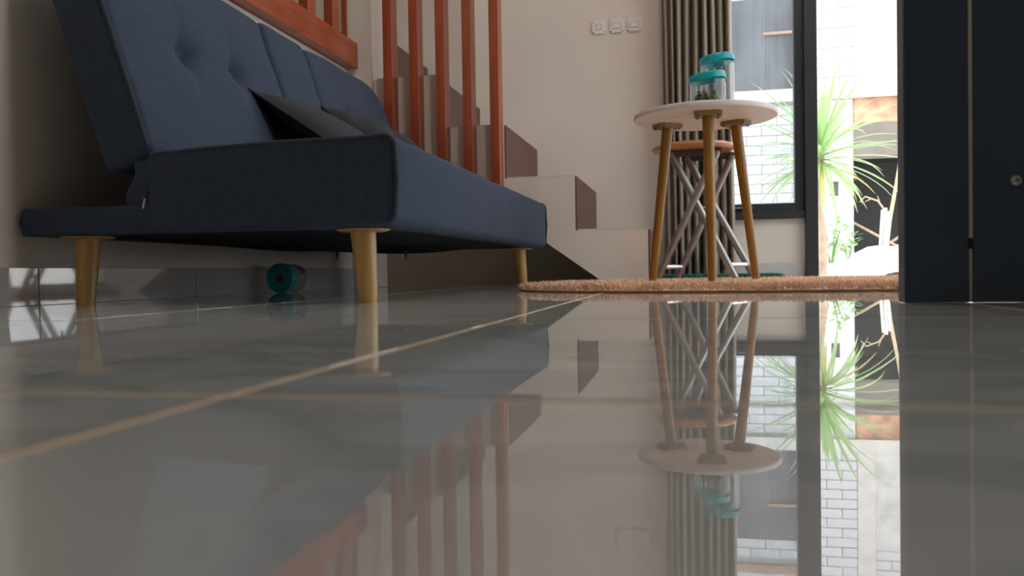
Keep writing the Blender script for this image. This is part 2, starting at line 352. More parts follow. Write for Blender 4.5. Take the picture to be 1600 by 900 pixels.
tag(boxes('wall_partition', [(0.308, XR, 1.30, 1.37, 2.2, ZC), (1.30, XR, 1.30, 1.37, 0, 2.2)], 'wall'), kind=STR)

# added unseen fill lamp, brightens the floor near the camera
lamp = tag(empty('added_fill_lamp', (0.1, 1.56, ZC)), 'added unseen globe lamp that brightens the near floor', 'lamp')
lm, lnt, lb = nmat('fill_lamp_globe'); lb.inputs['Emission Color'].default_value = (1, 0.97, 0.92, 1); lb.inputs['Emission Strength'].default_value = 20.0
M['globe'] = lm
lathe_obj('ceiling_rose', [(0, 0), (0.06, 0), (0.06, -0.02), (0.02, -0.035), (0, -0.035)], 'switch', lamp, 24)
tube_obj('lamp_cord', [(0, 0, -0.03), (0, 0, -1.92)], 0.004, 'bolt', lamp, 8)
lathe_obj('lamp_cap', [(0, 0.03), (0.03, 0.03), (0.045, 0.0), (0.045, -0.03), (0, -0.03)], 'switch', lamp, 24, True, (0, 0, -1.94))
lathe_obj('globe', [(0.15*math.sin(math.pi*k/20) if 0 < k < 20 else 0, 0.15*math.cos(math.pi*k/20)) for k in range(21)], 'globe', lamp, 32, True, (0, 0, -2.1))

# skirting tiles
bl = tag(empty('baseboard_left'), kind=STR)
ys = [-2.2, -1.47, -0.87, -0.27, 0.33, 0.93, 1.53, 2.112, 2.70, 3.25]
for a, b in zip(ys[:-1], ys[1:]): box('skirting_tile', (XL, XL+0.008, a+0.0012, b-0.0012, 0.0, 0.081), 'base_tile', bl, 0.001)
bp_ = tag(empty('baseboard_pillar'), kind=STR)
box('skirting_tile', (-1.367, -1.277, 3.242, 3.25, 0, 0.081), 'base_tile_pale', bp_, 0.001)
bf = tag(empty('baseboard_front'), kind=STR)
for a, b in ((-0.15, 0.1), (0.1, 0.518)): box('skirting_tile', (a+0.001, b-0.001, YF-0.009, YF, 0, 0.079), 'base_tile_pale', bf, 0.001)

# window at the front
w1 = tag(empty('window_1', (0, 0, 0)), kind=STR)
box('sill_frame', (-0.07, 0.52, 3.97, 4.06, 0.28, 0.315), 'frame', w1, 0.002)
box('head_frame', (-0.07, 0.52, 3.97, 4.06, 2.26, 2.30), 'frame', w1, 0.002)
box('jamb_frame', (-0.07, -0.03, 3.97, 4.06, 0.315, 2.26), 'frame', w1, 0.002)
box('sash_stile', (0.478, 0.52, 3.985, 4.04, 0.315, 2.26), 'frame', w1, 0.002)
box('sash_stile', (-0.03, 0.01, 3.985, 4.04, 0.315, 2.26), 'frame', w1, 0.002)
box('sash_rail', (0.01, 0.478, 3.985, 4.04, 0.315, 0.352), 'frame', w1, 0.002)
box('sash_rail', (0.01, 0.478, 3.985, 4.04, 2.22, 2.26), 'frame', w1, 0.002)
box('pane', (0.01, 0.478, 4.008, 4.014, 0.352, 2.22), 'pane', w1)
box('latch', (0.17, 0.29, 3.958, 3.985, 0.330, 0.336), 'steel', w1, 0.001)
# doorway frame
d2 = tag(empty('door_2'), kind=STR)
box('door_post', (0.52, 0.575, 3.96, 4.08, 0, 2.26), 'frame', d2, 0.002)
box('door_post', (1.445, 1.50, 3.96, 4.08, 0, 2.26), 'frame', d2, 0.002)
box('door_head', (0.52, 1.50, 3.96, 4.08, 2.26, 2.30), 'frame', d2, 0.002)
box('threshold', (0.575, 1.445, 3.99, 4.15, -0.012, 0.004), 'conc', d2)
# large window at the right
w2 = tag(empty('window_2'), kind=STR)
for y0, y1 in ((1.4, 1.45), (2.55, 2.60), (3.70, 3.75)): box('window_stile', (1.64, 1.70, y0, y1, 0.04, 2.6), 'frame', w2)
for z0, z1 in ((0.04, 0.09), (2.55, 2.6)): box('window_rail', (1.64, 1.70, 1.4, 3.75, z0, z1), 'frame', w2)
for y0, y1 in ((1.45, 2.55), (2.60, 3.70)): box('pane', (1.666, 1.672, y0, y1, 0.09, 2.55), 'pane', w2)
# added unseen high window over the front door, lets daylight onto the near floor
w3 = tag(empty('window_3_added'), kind=STR)
for x0, x1 in ((-1.2, -1.15), (-0.3, -0.25), (0.6, 0.65), (1.45, 1.5)): box('window_stile', (x0, x1, 4.02, 4.08, 2.45, 4.45), 'frame', w3)
for z0, z1 in ((2.45, 2.5), (4.4, 4.45)): box('window_rail', (-1.2, 1.5, 4.02, 4.08, z0, z1), 'frame', w3)
for x0, x1 in ((-1.15, -0.3), (-0.25, 0.6), (0.65, 1.45)): box('pane', (x0, x1, 4.048, 4.054, 2.5, 4.4), 'pane', w3)

# dark navy door at the right, close to the camera
d1 = tag(empty('door_1', (0, 0, 0)), kind=STR)
jb = box('door_jamb', (0.308, 0.3935, 1.30, 1.34, 0.0008, 2.2), 'navy_door', d1, 0.0012)
box('door_edge_strip', (0.3072, 0.3079, 1.302, 1.338, 0.003, 2.19), 'door_edge', jb)
box('gap_strip', (0.3935, 0.3985, 1.3022, 1.316, 0.094, 2.19), 'strip', d1)  # pale beige filler in the gap between jamb and leaf
box('gap_strip', (0.394, 0.398, 1.303, 1.316, 0.004, 0.078), 'strip', d1)
lf = box('door_leaf', (0.3985, 1.30, 1.30, 1.338, 0.0008, 2.19), 'navy_door', d1, 0.0012)
box('hinge_knuckle', (0.392, 0.3975, 1.297, 1.306, 0.079, 0.093), 'bolt', d1, 0.001)
def make_screw(x, z):
    bm = bmesh.new(); lathe(bm, [(0, 0.004), (0.004, 0.0036), (0.0068, 0.0022), (0.0074, 0)], 20)
    o = mesh_obj('screw', bm, 'screw', lf, True); o.rotation_euler = (math.radians(90), 0, 0); o.location = (x, 1.3, z)
    for a in (0, 90):
        s = box('screw_slot', (-0.004, 0.004, -0.0006, 0.0006, 0.0034, 0.0043), 'bolt', o); s.rotation_euler = (0, 0, math.radians(a+20))
make_screw(0.4545, 0.1735)

# ------------------------------------------------------------------ stairs
st = tag(empty('staircase', (-0.7, 3.6, 0)), 'white plastered concrete staircase with dark brown tiled risers against the front wall', 'staircase')
RZ, TR, X1, YS = 0.2165, 0.285, -0.155, 3.28
pts = [(X1, 0)]
for k in range(4):
    pts += [(X1-TR*k, RZ*(k+1)), (X1-TR*(k+1) if k < 3 else -1.275, RZ*(k+1))]
soff = lambda x: max(0.0, -(x+0.318)*0.712)
pts += [(-1.275, soff(-1.275)), (-0.318, 0)]
bm = bmesh.new(); prism(bm, pts, YS, YF-0.001, 'Y')
so = mesh_obj('stair_body', bm, 'wall_white', st); so.location = (0.7, -3.6, 0)
for k in range(5):
    x = X1-TR*k if k < 4 else -1.277
    y0 = YS+0.004 if k < 4 else 3.41
    if k == 0: o = box('riser_tile', (x, x+0.007, y0, YF-0.01, 0.002, RZ-0.001), 'brown_tile', st, 0.001)
    else: o = box('riser_tile', (x, x+0.007, y0, YF-0.002, RZ*k+0.001, RZ*(k+1)+0.0005), 'brown_tile', st, 0.001)
    o.location = (0.7, -3.6, 0)
    if k < 4:
        o = box('tread_tile', ((x-TR if k < 3 else -1.27)+0.008, x-0.001, YS+0.004, YF-0.002, RZ*(k+1), RZ*(k+1)+0.006), 'base_tile_pale', st, 0.001); o.location = (0.7, -3.6, 0)
o = box('landing', (-2.498, -1.279, 3.405, YF-0.001, 0.9, RZ*5), 'wall_white', st); o.location = (0.7, -3.6, 0)

# slatted stair screen: each slat a post of its own
slat_words = ['leftmost, beside the white pillar', 'second from the white pillar', 'third and middle of the five', 'fourth from the white pillar', 'rightmost, ending lowest']
for k in range(5):
    x = -1.207 + 0.1108*k
    z0 = max(0.34, soff(x)) 
    o = box_at('wooden_slat', (x, x+0.0365, 3.205, 3.279, z0, ZC-0.001), 'slat', None, 0.0012)
    tag(o, 'red-brown wooden stair slat, ' + slat_words[k], 'slat', 'vertical slats along the stair side')
# horizontal rail with posts on the half wall
rl = box_at('rail_board', (XL-0.005, -1.33, 1.76, 3.240, 0.907, 1.010), 'rail', None, 0.0015)
tag(rl, 'horizontal red-brown wooden rail board capping the half wall behind the sofa', 'rail')
for k, y in enumerate((3.0, 2.787, 2.58, 2.37)):
    o = box_at('screen_post', (-1.368, -1.332, y, y+0.066, 1.0101, ZC-0.001), 'slat', None, 0.0012)
    tag(o, 'red-brown screen post on the rail board, ' + ('nearest', 'second from', 'third from', 'fourth from')[k] + ' the white pillar', 'post', 'screen posts on the rail board')
o = box_at('corner_batten', (-1.395, -1.377, 3.236, 3.2495, 1.0102, ZC-0.001), 'slat', None); tag(o, 'thin red-brown batten against the left edge of the white pillar', 'batten')
o = lathe_obj('rail_screw', [(0, 0.012), (0.006, 0.010), (0.008, 0.004), (0.004, 0), (0.004, -0.006), (0, -0.006)], 'bolt', None, 12); o.location = (-1.352, 3.13, 1.0165)
tag(o, 'small dark metal stud on the rail board by the pillar', 'stud')

# ------------------------------------------------------------------ sofa
SX0, SXM, SX1, SY0, SY1 = -1.362, -1.06, -0.535, 1.47, 3.14
SYC = (SY0+SY1)/2
sofa = tag(empty('sofa_bed', (-0.95, SYC, 0)), 'navy blue fabric sofa bed with tufted backrest and pale tapered wooden legs', 'sofa')
def in_sofa(o, loc): o.parent = sofa; o.location = Vector(loc) - sofa.location; return o
# seat block
hx, hy, hz = (SX1-SXM)/2, (SY1-SY0)/2, (0.318-0.146)/2
def seat_def(p):
    u, v = p.x/hx, p.y/hy
    if p.z > 0: p.z += 0.004*(1-v*v)*max(0, 1-u*u) - 0.004*math.exp(-((p.y)/0.05)**2)
    if p.z > 0: p.z -= 0.010*max(0, -u)            # seat falls back a little
    if p.x > hx*0.8: p.x += 0.006*(1-v**4)*(1-(p.z/hz)**2) + 0.0012*math.sin(p.y*31)*math.sin(p.z*25+p.y*7)
    return p
seat = mesh_obj('seat', rounded_box((hx, hy, hz), (0.024, 0.012, 0.018), (14, 40, 6), seat_def), 'sofa', None, True)
in_sofa(seat, ((SXM+SX1)/2, SYC, (0.318+0.146)/2))
# piping around the near and far end faces of the seat
for sy in (-1, 1):
    y = sy*(hy-0.004); e = 0.012; pth = []
    pth.append((-hx+0.01, y, hz-0.016)); pth.append((-hx*0.5, y, hz-0.010)); pth.append((0, y, hz-0.006)); pth.append((hx-0.05, y, hz-0.004))
    for a in range(0, 91, 15): pth.append((hx-0.022+0.022*math.sin(math.radians(a)), y, hz-0.024+0.022*math.cos(math.radians(a))))
    pth += [(hx+0.003, y, 0), (hx-0.002, y, -hz+0.02), (hx-0.012, y, -hz+0.006)]
    o = tube_obj('seat_piping', pth, 0.0042, 'piping', seat, 8)
# rear base and its end
base = mesh_obj('base_frame', rounded_box(((SXM+0.02-SX0)/2, hy-0.006, 0.0285), 0.008, (4, 20, 2)), 'sofa', None, True)
in_sofa(base, ((SX0+SXM+0.02)/2, SYC, 0.1745))
tube_obj('base_piping', [(-0.155, -hy+0.01, -0.022), (-0.158, -hy+0.007, 0), (-0.155, -hy+0.01, 0.022)], 0.003, 'piping', base, 6)
# underside cloth, sagging
bm = bmesh.new(); nx, ny = 16, 40; V = []
for i in range(nx+1):
    for j in range(ny+1):
        x = SX0+0.03 + (SX1-SX0-0.06)*i/nx; y = SY0+0.03 + (SY1-SY0-0.06)*j/ny
        s = math.sin(math.pi*i/nx)*math.sin(math.pi*j/ny)
        z = 0.147 - 0.028*s*(0.8+0.3*math.sin(9*y+4*x)) - 0.0015*math.sin(40*y+13*x)*s
        V.append(bm.verts.new((x+0.95, y-SYC, z)))
for i in range(nx):
    for j in range(ny): bm.faces.new((V[i*(ny+1)+j], V[(i+1)*(ny+1)+j], V[(i+1)*(ny+1)+j+1], V[i*(ny+1)+j+1]))
mesh_obj('dust_cover', bm, 'sofa_dark', sofa, True)
# backrest panels: local x = thickness (front +), y = width, z = up the slope
lean = math.radians(18.3); BT, BH = 0.118, 0.528
def back_panel(name, y0, y1, tufts, rfar=False):
    hw = (y1-y0)/2; h = (BT/2, hw, BH/2)
    def d(p):
        v, w = p.y/hw, p.z/h[2]
        if p.x > 0:
            p.x += 0.010*(1-v**4)*(1-w**4)
            for ty, tz in tufts:
                dy, dz = p.y-ty, p.z-tz; rr = math.sqrt(dy*dy+dz*dz)
                p.x -= 0.030*math.exp(-(rr/0.034)**2) + 0.007*math.exp(-(rr/0.10)**2)
                # pull creases towards the panel edges
                p.x -= 0.005*math.exp(-(dy/0.018)**2)*math.exp(-(dz/0.15)**2) + 0.004*math.exp(-(dz/0.018)**2)*math.exp(-(dy/0.15)**2)
            p.x += 0.0012*math.sin(p.y*23+p.z*17)+0.001*math.sin(p.y*11-p.z*37)
        if p.z > 0: p.z -= 0.014*abs(v)**10*(p.z/h[2])**2
        if rfar and p.z > 0 and p.y > hw-0.16:
            t = (p.y-(hw-0.16))/0.16; drop = 0.13*(1-math.sqrt(max(0, 1-t*t*0.97)))
            p.z -= drop*min(1, (p.z/h[2])**2)
        return p
    o = mesh_obj(name, rounded_box(h, (0.022, 0.020, 0.022), (4, 44 if tufts else 16, 36), d), 'sofa', None, True)
    cz = 0.285 + BH/2*math.cos(lean); cx = -1.057 + 0.33*0.025 - BH/2*math.sin(lean) - BT/2*math.cos(lean)
    in_sofa(o, (cx, (y0+y1)/2, cz)); o.rotation_euler = (0, -lean, 0)
    return o
p1 = back_panel('backrest', 1.478, 2.213, [(-0.10, 0.02), (0.13, 0.03)])
p2 = back_panel('backrest_console', 2.216, 2.492, [])
p3 = back_panel('backrest', 2.495, 3.165, [(-0.115, 0.035), (0.115, 0.035)], True)
for p, tl in ((p1, (-0.10, 0.13)), (p3, (-0.115, 0.115))):
    for t in tl:
        o = lathe_obj('tuft_button', [(0, 0.004), (0.006, 0.0032), (0.010, 0.0), (0.008, -0.003), (0, -0.003)], 'sofa', p, 16); o.location = (BT/2-0.026, t, 0.035); o.rotation_euler = (0, math.radians(90), 0)
tube_obj('backrest_piping', [(BT/2-0.008, -0.361, -BH/2+0.02), (BT/2-0.005, -0.364, -0.1), (BT/2-0.005, -0.364, 0.1), (BT/2-0.008, -0.361, BH/2-0.02)], 0.0042, 'piping', p1, 8)
# loose cloth at the hinge between backrest and base
def flap_def(p): 
    p.x += 0.012*math.sin(p.z*60); return p
fl_ = mesh_obj('hinge_flap', rounded_box((0.034, hy-0.012, 0.055), 0.02, (3, 20, 5), flap_def), 'sofa', None, True); in_sofa(fl_, (-1.078, SYC, 0.245))
bm = bmesh.new(); add_box(bm, -0.0006, 0.0006, -0.001, 0.001, -0.010, 0.010)
o = mesh_obj('care_tag', bm, 'tag', None); in_sofa(o, (-1.064, SY0-0.0005, 0.204)); o.rotation_euler = (0, 0.25, 0); o.scale = (2.2, 1, 1)
# legs
def sofa_leg(x, y, sx, sy):
    o = empty('leg')
    bm = bmesh.new(); tube(bm, [(sx*0.0, sy*0.0, 0.0), (0, 0, 0.141)], [0.0185, 0.0255], 28)
    for v in bm.verts: v.co.x += -sx*0.012*(v.co.z/0.141); v.co.y += -sy*0.010*(v.co.z/0.141)
    bpy.data.objects.remove(o)
    o = mesh_obj('leg', bm, 'leg', None, True); in_sofa(o, (x, y, 0.0))
    for p in o.data.polygons:
        if len(p.vertices) > 4: p.use_smooth = False
    bm = bmesh.new(); lathe(bm, [(0, 0.0), (0.047, 0.0), (0.053, 0.0025), (0.053, 0.0045), (0, 0.0045)], 36)
    pl = mesh_obj('mount_plate', bm, 'leg', o); pl.location = (-sx*0.012, -sy*0.010, 0.140)
    for a in (-60, -120, -90):
        s = box('plate_slot', (-0.006, 0.006, -0.0022, 0.0022, -0.0004, 0.002), 'bolt', pl); s.location = (0.041*math.cos(math.radians(a)), 0.041*math.sin(math.radians(a)), 0); s.rotation_euler = (0, 0, math.radians(a+90))
for x, sx in ((-0.617, 1), (-1.255, -1)):
    for y, sy in ((1.533, -1), (3.085, 1)): sofa_leg(x, y, sx if x > -1 else -0.2, sy)
# zip pulls hanging under the seat
for x, y in ((-0.932, 2.1), (-0.737, 2.1)):
    bm = bmesh.new(); add_box(bm, -0.0035, 0.0035, -0.0012, 0.0012, -0.022, 0.004); bmesh.ops.bevel(bm, geom=bm.edges[:], offset=0.001, segments=1, affect='EDGES')
    o = mesh_obj('zip_pull', bm, 'zip', None); in_sofa(o, (x, y, 0.1185 if x < -0.9 else 0.112))
    r = lathe_obj('zip_ring', [(0.002, -0.001), (0.0034, -0.001), (0.0034, 0.001), (0.002, 0.001), (0.002, -0.001)], 'steel', o, 12, False); r.rotation_euler = (math.radians(90), 0, 0); r.location = (0, -0.0016, -0.018)

# cushions leaning on the backrest
def cushion(name, top, size, thick, slope, label, twist=0.0, wrinkle=0.0):
    bm = bmesh.new(); n = 26; g = {}
    for side in (1, -1):
        for i in range(n+1):
            for j in range(n+1):
                u, v = 2*i/n-1, 2*j/n-1; edge = i in (0, n) or j in (0, n)
                if side == -1 and edge: g[(side, i, j)] = g[(1, i, j)]; continue
                pin = 1 - 0.075*(1-abs(u)**1.5)*abs(v)**2 if True else 1
                pin2 = 1 - 0.075*(1-abs(v)**1.5)*abs(u)**2
                t = thick/2*(max(0, (1-u**2))**0.55)*(max(0, (1-v**2))**0.55)
                t += wrinkle*0.006*math.sin(9*u+5*v)*max(0, 1-u*u) if not edge else 0
                t += wrinkle*0.010*math.exp(-((u-0.55*v-0.3)/0.13)**2)*(1-v**2) if not edge else 0
                g[(side, i, j)] = bm.verts.new((u*size/2*pin2, v*size/2*pin, side*max(t, 0.001)))
        for i in range(n):
            for j in range(n):
                q = [g[(side, i, j)], g[(side, i+1, j)], g[(side, i+1, j+1)], g[(side, i, j+1)]]
                bm.faces.new(q if side == 1 else q[::-1])
    o = mesh_obj(name, bm, 'pillow', None, True)
    cs, sn = math.cos(slope), math.sin(slope)
    o.location = Vector(top) + Vector((cs*size/2, size/2, -sn*size/2))
    o.rotation_euler = (twist, slope, 0)
    ring = []
    for k in range(4*n+1):
        s = (k % (4*n))/n; e = int(s); f = (s-e)*2-1
        u, v = [(f, -1), (1, f), (-f, 1), (-1, -f)][e]
        ring.append((u*size/2*(1-0.075*(1-abs(v)**1.5)*abs(u)**2), v*size/2*(1-0.075*(1-abs(u)**1.5)*abs(v)**2), 0))
    tube_obj('cushion_piping', ring, 0.0032, 'pillow', o, 6)
    tag(o, label, 'cushion', 'cushions on the sofa')
    return o
cushion('cushion', (-1.135, 2.005, 0.552), 0.43, 0.10, math.radians(34), 'charcoal cushion leaning on the sofa back, its corner pointing up, nearer the camera')
cushion('cushion', (-1.13, 2.455, 0.60), 0.41, 0.12, math.radians(40), 'wrinkled charcoal cushion at the far end of the sofa', 0.05, 1.0)

# ------------------------------------------------------------------ jars
def make_jar(name, R, H, lid_h, label, loc, tilt=(0, 0), dot=False):
    j = tag(empty(name, loc), label, 'jar')
    w = 0.0022
    prof = [(0, 0.0), (R-0.006, 0.0), (R-0.002, 0.002), (R, 0.007), (R, H-0.022), (R-0.003, H-0.014), (R-0.005, H-0.010), (R-0.005, H),
            (R-0.005-w, H), (R-0.005-w, H-0.010), (R-0.003-w, H-0.015), (R-w, H-0.023), (R-w, 0.008), (R-0.004, 0.005), (0, 0.004)]
    b = lathe_obj('jar_body', prof, 'jar', j, 48)
    RL = R + 0.0015
    lp = [(0, lid_h), (RL-0.006, lid_h), (RL-0.002, lid_h-0.0015), (RL, lid_h-0.005), (RL, 0), (RL-0.003, 0), (RL-0.003, lid_h-0.006), (0, lid_h-0.005)]
    l = lathe_obj('lid', lp, 'teal', j, 48); l.location = (0, 0, H-lid_h+0.008); l.rotation_euler = (tilt[0], tilt[1], 0)
    if dot:
        s = lathe_obj('lid_sticker', [(0, 0.0012), (0.013, 0.0012), (0.013, 0.0), (0, 0)], 'red_dot', l, 24, False); s.location = (0, 0, lid_h)
        lathe_obj('lid_rim', [(RL-0.012, lid_h-0.001), (RL-0.010, lid_h+0.0022), (RL-0.004, lid_h+0.0022), (RL-0.003, lid_h-0.001)], 'teal', l, 48)
    return j
TZ = 0.5375
make_jar('storage_jar', 0.0535, 0.102, 0.021, 'short clear jar with teal lid and green sweets on the round table', (0.062, 2.60, TZ+0.0002), (0.03, -0.13))
make_jar('storage_jar', 0.0535, 0.186, 0.021, 'taller clear jar with teal lid behind the short jar on the round table', (0.095, 2.735, TZ+0.0002), (-0.02, -0.12))
cand = None
sweets = [(0.0105 + 0.0125*l, (0.0155*(i+0.5*(l % 2))-0.002, 0.0145*j-0.003*l)) for l in range(4) for i in range(-2, 3) for j in range(-2, 2 if l < 3 else 1)]
sweets = [(z, p) for z, p in sweets if math.hypot(*p) < 0.042 and not (z > 0.03 and random.random() < 0.3) and (p[1] < 0.012)]
for k, (sz, (x, y)) in enumerate(sweets):
    if cand is None:
        bm = bmesh.new(); bmesh.ops.create_icosphere(bm, subdivisions=2, radius=0.0072)
        for v in bm.verts: v.co *= 1+0.16*math.sin(v.co.x*900+v.co.y*700)
        cand = mesh_obj('sweet', bm, 'candy', None, True); o = cand
    else:
        o = cand.copy(); COL.objects.link(o)
    o.location = (0.062+x, 2.60+y, TZ+0.001+sz); o.rotation_euler = (random.random()*3, random.random()*3, 0)
    tag(o, 'small olive green sweet at the bottom of the short jar', 'sweet', 'sweets in the short jar')
jr = make_jar('fallen_jar', 0.046, 0.115, 0.024, 'clear jar with teal lid lying on its side under the sofa', (-1.268, 2.40, 0.0478), (0, 0), True)
jr.rotation_euler = (math.radians(90), 0, math.radians(4)); jr.location = (-1.285, 2.55, 0.0478)

# ------------------------------------------------------------------ rugs
def shag_rug(name, cx, cy, a, b, n, rot, th, nb, blade, pm, bmx, label, dens_near=0.0, seed=1):
    rng = random.Random(seed)
    root = tag(empty(name, (cx, cy, 0), rot), label, 'rug')
    def inside(x, y): return abs(x/a)**n + abs(y/b)**n <= 1
    N = 96; prof = []
    def ring(s, z): 
        R = []
        for k in range(N):
            t = 2*math.pi*k/N; c, s_ = math.cos(t), math.sin(t)
            R.append((s*a*math.copysign(abs(c)**(2/n), c), s*b*math.copysign(abs(s_)**(2/n), s_), z))
        return R
    bm = bmesh.new(); rs = [ring(1.0, 0.0005), ring(1.004, 0.003), ring(1.0, 0.006), ring(0.985, th*0.75), ring(0.95, th), ring(0.5, th*1.05)]
    RV = [[bm.verts.new(p) for p in r] for r in rs]
    for A, B in zip(RV[:-1], RV[1:]):
        for k in range(N): bm.faces.new((A[k], A[(k+1) % N], B[(k+1) % N], B[k]))
    bm.faces.new(RV[-1]); bm.faces.new(RV[0][::-1])
    o = mesh_obj('rug_base', bm, pm, root, True)
    bm = bmesh.new(); tube(bm, [Vector(p)+Vector((0, 0, 0.0022)) for p in ring(1.003, 0.001)]+[Vector(ring(1.003, 0.001)[0])+Vector((0, 0, 0.0022))], 0.0022, 6)
    mesh_obj('rug_binding', bm, bmx, root, True)
    vs, fs = [], []
    cnt = 0
    while cnt < nb:
        x, y = rng.uniform(-a, a), rng.uniform(-b, b)
        if not inside(x, y): continue
        e = abs(x/a)**n + abs(y/b)**n
        if dens_near and rng.random() > max(0.25, e): continue
        cnt += 1
        z = th*0.65 if e < 0.9 else (th*0.65*(1-e)/0.1*0.8+0.004)
        L = blade*rng.uniform(0.6, 1.25); ang = rng.uniform(0, 6.283); ln = rng.uniform(0.15, 0.9)
        gx, gy = (x/a*e*0.5, y/b*e*0.5)
        dx, dy = math.cos(ang)*ln+gx, math.sin(ang)*ln+gy
        w = rng.uniform(0.0012, 0.0024); px, py = -math.sin(ang+1.0)*w, math.cos(ang+1.0)*w
        h = L*(1-0.28*ln)
        i = len(vs)
        vs += [(x-px, y-py, z), (x+px, y+py, z), (x+dx*L*0.45+px*.8, y+dy*L*0.45+py*.8, z+h*0.65), (x+dx*L*0.45-px*.8, y+dy*L*0.45-py*.8, z+h*0.65), (x+dx*L*0.9, y+dy*L*0.9, z+h)]
        fs += [(i, i+1, i+2, i+3), (i+3, i+2, i+4)]
    me = bpy.data.meshes.new('rug_pile'); me.from_pydata(vs, [], fs); me.materials.append(M[pm])
    p = link(bpy.data.objects.new('rug_pile', me), root); p['kind'] = 'stuff'
    return root
shag_rug('shag_rug', 0.42, 2.62, 0.92, 0.66, 2.8, math.radians(-3), 0.012, 60000, 0.016, 'rug_pile', 'rug_back', 'salmon pink shaggy rug on the polished floor under the round table', 0.3, 3)
shag_rug('bath_mat', 0.12, 3.52, 0.24, 0.19, 4.0, 0.0, 0.020, 14000, 0.022, 'mat_pile', 'mat_back', 'small teal green shaggy mat behind the salmon rug, below the curtain', 0.0, 5)

# ------------------------------------------------------------------ round table
RUGZ = 0.0185
tb = tag(empty('side_table', (0.053, 2.655, RUGZ)), 'small round white side table on three mustard brown wooden legs', 'table')
def in_tb(o, loc): o.parent = tb; o.location = Vector(loc) - tb.location; return o
R = 0.2185
bm = bmesh.new(); lathe(bm, [(0, 0.0), (R-0.004, 0.0), (R-0.001, 0.0015), (R, 0.004), (R, 0.0135), (R-0.0015, 0.016), (R-0.004, 0.017), (0, 0.017)], 96)
top = mesh_obj('tabletop', bm, 'table_top', None, True); in_tb(top, (0.053, 2.655, 0.5205))
for p in top.data.polygons:
    if abs(p.normal.z) > 0.9: p.use_smooth = False
tlegs = [((0.060, 2.535), (0.066, 2.455), 0), ((-0.062, 2.715), (-0.118, 2.775), 35), ((0.150, 2.722), (0.212, 2.785), -30)]
for (tx, ty), (bx_, by_), a in tlegs:
    bm = bmesh.new(); tube(bm, [(0, 0, 0), (tx-bx_, ty-by_, 0.494)], [0.0125, 0.0172], 22)
    o = mesh_obj('leg', bm, 'table_leg', None, True); in_tb(o, (bx_, by_, RUGZ))
    bm = bmesh.new(); add_box(bm, -0.040, 0.040, -0.033, 0.033, 0, 0.0125); bmesh.ops.bevel(bm, geom=[e for e in bm.edges if abs(e.verts[0].co.z-e.verts[1].co.z) > 0.005], offset=0.008, segments=3, affect='EDGES')
    pl = mesh_obj('leg_bracket', bm, 'plate', o); pl.location = (tx-bx_, ty-by_, 0.4890); pl.rotation_euler = (0, 0, math.radians(a))
    for sx in (-1, 1):
        for sy in (-1, 1):
            s = lathe_obj('bolt', [(0, -0.003), (0.003, -0.003), (0.0036, 0), (0, 0.001)], 'bolt', pl, 12); s.location = (sx*0.030, sy*0.023, 0.0)

# ------------------------------------------------------------------ folding stool
MATZ = 0.021
sl = tag(empty('folding_stool', (0.03, 3.26, 0.0)), 'folding stool with round brown wooden seat and crossed grey metal legs behind the table', 'stool')
def in_sl(o, loc=(0, 0, 0)): o.parent = sl; o.location = Vector(loc) - sl.location; return o
SR = 0.157
bm = bmesh.new(); lathe(bm, [(0, 0), (SR-0.02, 0), (SR-0.006, 0.004), (SR, 0.011), (SR-0.002, 0.018), (SR-0.012, 0.023), (0, 0.025)], 64)
in_sl(mesh_obj('seat', bm, 'stool_seat', None, True), (0.023, 3.25, 0.503))
near_t = [(-0.062, 3.19, 0.492), (0.108, 3.16, 0.492)]; far_t = [(-0.005, 3.33, 0.492), (0.168, 3.30, 0.492)]
near_b = [(-0.118, 3.19, MATZ), (0.166, 3.16, MATZ+0.0)]; far_b = [(-0.045, 3.33, MATZ), (0.246, 3.30, MATZ)]
for tp, bt in ((near_t[0], near_b[1]), (near_t[1], near_b[0]), (far_t[0], far_b[1]), (far_t[1], far_b[0])):
    t, b = Vector(tp), Vector(bt); d = (t-b)
    in_sl(tube_obj('leg', [b, b+d*0.5, b+d*0.93, t], [0.0135, 0.0135, 0.0135, 0.0145], 'steel', None, 12))
for A in (near_t, far_t):
    a, b = Vector(A[0]), Vector(A[1]); n = (b-a).normalized(); mid = (a+b)/2
    bm = bmesh.new(); L = (b-a).length/2+0.018; add_box(bm, -L, L, -0.006, 0.006, -0.014, 0.010); bmesh.ops.bevel(bm, geom=bm.edges[:], offset=0.003, segments=2, affect='EDGES')
    o = mesh_obj('seat_bracket', bm, 'dark_steel', None); in_sl(o, mid); o.rotation_euler = (0, 0, math.atan2(n.y, n.x))
def along(t, b, z): t, b = Vector(t), Vector(b); k = (z-b.z)/(t.z-b.z); return b+(t-b)*k
in_sl(tube_obj('foot_rail', [along(near_t[1], near_b[0], 0.066), along(far_t[1], far_b[0], 0.066)], 0.0085, 'steel_bright', None, 10))
in_sl(tube_obj('foot_rail', [along(near_t[0], near_b[1], 0.070), along(far_t[0], far_b[1], 0.070)], 0.0085, 'steel_bright', None, 10))
c1 = (along(near_t[0], near_b[1], 0.29)+along(near_t[1], near_b[0], 0.29))/2; c2 = (along(far_t[0], far_b[1], 0.29)+along(far_t[1], far_b[0], 0.29))/2
in_sl(tube_obj('pivot_rod', [c1, c2], 0.004, 'dark_steel', None, 8))

